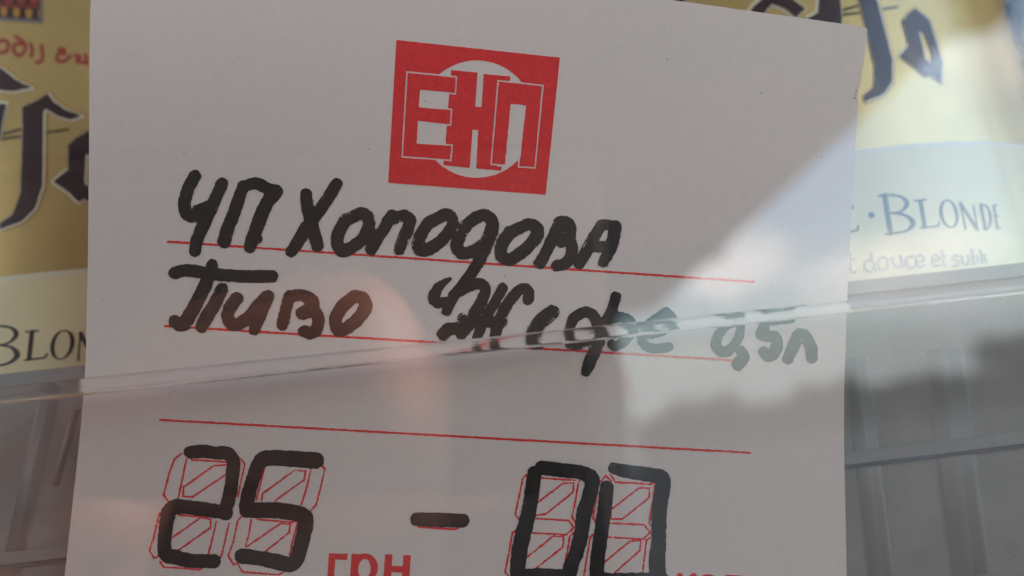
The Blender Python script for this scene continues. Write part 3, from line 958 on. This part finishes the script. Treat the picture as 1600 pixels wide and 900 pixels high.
dg[3].add((780, 700), A7, [(505, 232), (700, 255), (950, 285), (1075, 345), (1090, 420), (1055, 560), (1000, 780)], [80, 78, 78, 82, 80, 80, 80]).add((780, 790), 8.18, [(1085, 60), (1060, 300), (1000, 560), (920, 780), (880, 960)], [88, 88, 86, 90, 86]).add((780, 790), 8.18, [(250, 900), (560, 885), (880, 905)], 78)
dg[4].add((910, 700), 4.5, [(172, 275), (160, 400), (138, 560), (110, 750), (100, 920)], [44, 46, 46, 48, 46]).add((910, 700), 4.5, [(220, 142), (330, 168), (480, 190), (562, 210), (562, 300), (540, 440), (537, 650), (525, 800), (530, 920)], [36, 44, 48, 48, 50, 50, 48, 54, 54]).add((910, 700), 4.5, [(110, 922), (300, 922), (560, 915)], 40)
nm = ('handwritten_digit', 'handwritten_digit', 'handwritten_dash', 'handwritten_digit', 'handwritten_digit')
for S, nme in zip(dg, nm):
    card_print(nme, lambda X, Y, S=S: rough_ink(S.field(X, Y), X, Y, 1.6), S.bbox(), 0.00004, M['ink'], 1.1)
# specks of dirt on the card
sp = Strokes()
rs = np.random.RandomState(5)
for x, y, r in [(1338, 142, 1.2), (1335, 153, 1.4), (1337, 148, 0.9), (1190, 145, 1.2), (788, 430, 1.1), (1042, 92, 1.0), (265, 615, 1.0)] + [(rs.uniform(160, 1300), rs.uniform(20, 890), rs.uniform(0.5, 0.9)) for _ in range(26)]:
    sp.add((0, 0), 1, [(x, y), (x + 0.5, y + 0.4)], r, False)
dirt = mat('grey_dirt', (0.22, 0.20, 0.18), 0.9)
q = card_print('dirt_specks', sp.field, sp.bbox(), 0.00003, dirt, 1.0)
q['kind'] = 'stuff'

# ------------------------------------------------------------------ in front of the window, seen only as reflections: phone, photographer, street
FR = Matrix(((RGT[0], UPV[0], FWD[0], 0), (RGT[1], UPV[1], FWD[1], 0), (RGT[2], UPV[2], FWD[2], 0), (0, 0, 0, 1)))
phone = thing('smartphone', (0, 0, 0), 'copper coloured smartphone held close to the window glass, mirrored around the fingertip', 'smartphone')
box('shell', (-0.096, -0.031, -0.0122), (0.0100, 0.041, -0.0044), M['bumper'], phone, 0.0005, FR)
box('back_panel', (-0.0945, -0.0295, -0.0046), (0.0085, 0.0395, -0.0040), M['phone'], phone, 0.0002, FR)
box('added_dark_panel', (-0.0100, -0.0290, -0.0041), (0.0080, 0.0110, -0.0036), M['screen'], phone, 0.0002, FR)  # black panel added to darken the mirrored area around and below the lens
box('screen', (-0.091, -0.028, -0.0129), (0.005, 0.038, -0.0124), M['screen'], phone, 0.0002, FR)
bm = lathe_bm([(0.0045, -0.0038), (0.0038, -0.0004), (0.0034, -0.0003), (0.0028, -0.0003), (0.0026, -0.0005), (0.0001, -0.0005)], 32)
bm.transform(FR)
from_bm('lens_ring', bm, M['screen'], phone, True)


def skin_body(name, verts, edges, radii, m, parent, root=0, levels=2):
    me = bpy.data.meshes.new(name)
    me.from_pydata([tuple(v) for v in verts], edges, [])
    o_ = link(name, me, m, parent)
    md = o_.modifiers.new('skin', 'SKIN')
    md.use_smooth_shade = True
    for i, sv in enumerate(me.skin_vertices[0].data):
        sv.radius = (radii[i], radii[i]) if not isinstance(radii[i], tuple) else radii[i]
        sv.use_root = (i == root)
    ms = o_.modifiers.new('smooth', 'SUBSURF')
    ms.levels = levels
    ms.render_levels = levels
    return o_


class Skel:
    def __init__(self):
        self.v, self.e, self.r = [], [], []

    def chain(self, pts, rad, start=None):
        last = start
        for p, r_ in zip(pts, rad):
            self.v.append(tuple(p)); self.r.append(r_)
            if last is not None:
                self.e.append((last, len(self.v) - 1))
            last = len(self.v) - 1
        return last


person = thing('person', (-0.15, -0.52, GZ), 'person in a dark jacket holding a phone up to the window glass', 'person')
pb = np.array(person.location)
rel = lambda p: np.asarray(p, float) - pb
# one body: pelvis, torso, neck, head, arms, legs; the left arm ends in the hand that holds the phone
sk = Skel()
pel = sk.chain([rel((-0.15, -0.52, -0.75))], [0.13])
chest = sk.chain([rel((-0.15, -0.52, -0.57)), rel((-0.15, -0.51, -0.37)), rel((-0.15, -0.50, -0.27))], [0.12, 0.13, 0.11], pel)
neck = sk.chain([rel((-0.15, -0.49, -0.18)), rel((-0.15, -0.475, -0.12))], [0.055, 0.055], chest)
sk.chain([rel((-0.15, -0.46, -0.05)), rel((-0.15, -0.455, 0.03))], [0.085, 0.080], neck)
for sx in (-0.1, 0.1):
    sk.chain([rel((-0.15 + sx, -0.52, -0.87)), rel((-0.15 + sx, -0.49, -1.22)), rel((-0.15 + sx, -0.53, -1.60)), rel((-0.15 + sx, -0.42, -1.635))], [0.085, 0.062, 0.042, 0.033], pel)
sk.chain([rel((0.01, -0.52, -0.28)), rel((0.07, -0.54, -0.53)), rel((0.05, -0.45, -0.75)), rel((0.04, -0.42, -0.85))], [0.055, 0.045, 0.036, 0.03], chest)
sh = sk.chain([rel((-0.31, -0.49, -0.29)), rel((-0.36, -0.36, -0.50))], [0.055, 0.045], chest)
wrist = local(-0.120, -0.124, -0.022)
palm = local(-0.094, -0.080, -0.012)
wv = sk.chain([rel(wrist)], [0.026], sh)
pv = sk.chain([rel(palm)], [(0.020, 0.026)], wv)
# fingers curl round the phone's lower edge on to its back (the side that faces the glass)
for (ka, kb), mid, up, tip, rad in (
        ((-0.066, -0.040), (-0.056, -0.010, 0.0046), (-0.034, 0.0045, 0.0040), (-0.0110, 0.0090, 0.0026), (0.0100, 0.0104, 0.0112, 0.0115)),
        ((-0.078, -0.048), (-0.070, -0.026, 0.0048), (-0.052, -0.0150, 0.0042), (-0.036, -0.0115, 0.0034), (0.0096, 0.0094, 0.0092, 0.0088)),
        ((-0.086, -0.060), (-0.078, -0.043, 0.0048), (-0.062, -0.0330, 0.0042), (-0.048, -0.0290, 0.0034), (0.0090, 0.0088, 0.0084, 0.0080)),
        ((-0.092, -0.074), (-0.086, -0.060, 0.0044), (-0.074, -0.0500, 0.0038), (-0.064, -0.0460, 0.0032), (0.0082, 0.0078, 0.0074, 0.0068))):
    sk.chain([rel(local(ka, kb, 0.001)), rel(local(*mid)), rel(local(*up)), rel(local(*tip))], rad, pv)
# thumb on the screen side
sk.chain([rel(local(-0.084, -0.062, -0.028)), rel(local(-0.070, -0.036, -0.025)), rel(local(-0.056, -0.014, -0.0225))], [0.012, 0.0098, 0.0084], pv)
skin_body('body', sk.v, sk.e, sk.r, M['skin'], person, pel, 2)
# clothes over the body
jk = Skel()
j0 = jk.chain([rel((-0.15, -0.52, -0.73))], [0.155])
j1 = jk.chain([rel((-0.15, -0.52, -0.57)), rel((-0.15, -0.51, -0.37)), rel((-0.15, -0.50, -0.25))], [0.145, 0.155, 0.12], j0)
jk.chain([rel((0.01, -0.52, -0.28)), rel((0.07, -0.54, -0.53)), rel((0.05, -0.45, -0.74))], [0.072, 0.062, 0.052], j1)
je = jk.chain([rel((-0.31, -0.49, -0.29)), rel((-0.36, -0.36, -0.50))], [0.072, 0.062], j1)
ew = np.array((-0.36, -0.36, -0.50))
jk.chain([rel(ew + (wrist - ew) * 0.80)], [0.044], je)
skin_body('jacket', jk.v, jk.e, jk.r, M['jacket'], person, 0, 2)
tr = Skel()
t0 = tr.chain([rel((-0.15, -0.52, -0.81))], [0.145])
for sx in (-0.1, 0.1):
    tr.chain([rel((-0.15 + sx, -0.52, -0.91)), rel((-0.15 + sx, -0.49, -1.22)), rel((-0.15 + sx, -0.53, -1.58))], [0.10, 0.078, 0.062], t0)
skin_body('trousers', tr.v, tr.e, tr.r, M['trousers'], person, 0, 2)
bm = bmesh.new()
bmesh.ops.create_uvsphere(bm, u_segments=24, v_segments=14, radius=0.098)
for v in bm.verts:
    v.co.z *= 0.85
    v.co += Vector(rel((-0.150, -0.480, 0.050)))
from_bm('hair', bm, M['hair'], person, True)

# market canopy over the window front: its right edge cuts the sky slantwise in the glass
cx0 = 1.0
canopy = thing('market_canopy', (cx0, -5.3, GZ), 'dark brown sheet canopy in front of the window, its straight edge cutting the mirrored sky', 'canopy')
kb_ = np.array(canopy.location)


def zcan(y):
    return 0.672 + 0.0258 * (-y)


vs = []
for dz in (0.0, 0.03):
    for x, y in ((cx0, 0.03), (cx0, -5.36), (-1.05, -5.36), (-1.05, 0.03)):
        vs.append((x, y, zcan(y) + dz))
mesh('roof_sheet', vs, [(0, 1, 2, 3), (4, 7, 6, 5), (0, 4, 5, 1), (1, 5, 6, 2), (2, 6, 7, 3), (3, 7, 4, 0)], M['canopy'], canopy, kb_)
for y in (-1.2, -3.2):
    vs = [(x, y + dy, zcan(y) - 0.004 + dz) for dz in (0, -0.06) for x, dy in ((cx0 - 0.02, 0.03), (cx0 - 0.02, -0.03), (-1.03, -0.03), (-1.03, 0.03))]
    mesh('beam', vs, [(0, 1, 2, 3), (4, 7, 6, 5), (0, 4, 5, 1), (1, 5, 6, 2), (2, 6, 7, 3), (3, 7, 4, 0)], M['steel'], canopy, kb_)
for x in (0.6, -0.95):
    from_bm('post', box_bm(np.array((x - 0.03, -5.33, GZ)) - kb_, np.array((x + 0.03, -5.27, zcan(-5.3) - 0.005)) - kb_), M['steel'], canopy)

# ground
structure(mesh('ground', [(-400, -600, GZ), (400, -600, GZ), (400, 40, GZ), (-400, 40, GZ)], [(0, 1, 2, 3)], M['asphalt']))


def tree(x, y, h, w, label, seed, nl=900):
    t = thing('tree', (x, y, GZ), label, 'tree', 'trees across the street')
    rs_ = random.Random(seed)
    from_bm('trunk', lathe_bm([(0.22, 0), (0.15, h * 0.3), (0.08, h * 0.6), (0.02, h * 0.85)], 10), M['bark'], t, True)
    clumps = [(rs_.uniform(-w, w) * 0.6, rs_.uniform(-w, w) * 0.6, h * rs_.uniform(0.35, 0.95), w * rs_.uniform(0.25, 0.5)) for _ in range(12)]
    vs, fs = [], []
    for k in range(nl):
        cx, cy, cz, cr = clumps[k % 12]
        d_ = Vector((rs_.gauss(0, 1), rs_.gauss(0, 1), rs_.gauss(0, 1))).normalized() * cr * rs_.uniform(0.5, 1.0)
        p = Vector((cx, cy, cz)) + d_
        s = w * 0.075
        a_ = Vector((rs_.gauss(0, 1), rs_.gauss(0, 1), rs_.gauss(0, 1))).normalized() * s
        b_ = a_.orthogonal().normalized() * s
        i = len(vs)
        vs += [tuple(p - a_), tuple(p - b_), tuple(p + a_), tuple(p + b_)]
        fs.append((i, i + 1, i + 2, i + 3))
    me = bpy.data.meshes.new('crown')
    me.from_pydata(vs, [], fs)
    link('crown', me, M['leaf'], t)


for x, y, h, w, lab, sd in ((44.0, -66, 4.3, 4.2, 'tall dark tree mirrored at the right edge of the window glass', 1), (34.0, -68, 2.2, 3.0, 'low rounded tree mirrored beside the tall dark tree', 2),
                            (27.6, -70, 2.6, 4.0, 'broad low tree mirrored beyond the right half of the price card', 3), (16.2, -72, 2.5, 4.4, 'low spreading tree mirrored near the small red and cream sign', 4),
                            (53.5, -66, 5.0, 4.0, 'tallest tree across the street, standing beyond the tall dark tree', 5)):
    tree(x, y, h, w, lab, sd)
hd = thing('hedge', (18, -45, GZ), 'long dark clipped hedge mirrored below the trees', 'hedge')
rs_ = random.Random(11)
vs, fs = [], []
for k in range(5200):
    p = Vector((rs_.uniform(-12, 32), rs_.uniform(-0.9, 0.9), rs_.uniform(0.0, 2.25) ** 0.9))
    s = 0.22
    a_ = Vector((rs_.gauss(0, 1), rs_.gauss(0, 1), rs_.gauss(0, 1))).normalized() * s
    b_ = a_.orthogonal().normalized() * s
    i = len(vs)
    vs += [tuple(p - a_), tuple(p - b_), tuple(p + a_), tuple(p + b_)]
    fs.append((i, i + 1, i + 2, i + 3))
me = bpy.data.meshes.new('foliage')
me.from_pydata(vs, [], fs)
link('foliage', me, M['leaf'], hd)

sign = thing('street_sign', (0.93, -8.0, GZ), 'small street sign on a post, a red board over a cream board', 'sign')
from_bm('post', lathe_bm([(0.03, 0), (0.03, 2.57)], 12), M['steel'], sign, True)
from_bm('red_board', box_bm((-0.14, 0.035, 1.97), (0.14, 0.055, 2.37)), M['signred'], sign)
from_bm('cream_board', box_bm((-0.16, 0.035, 1.27), (0.16, 0.055, 1.92)), M['signwhite'], sign)
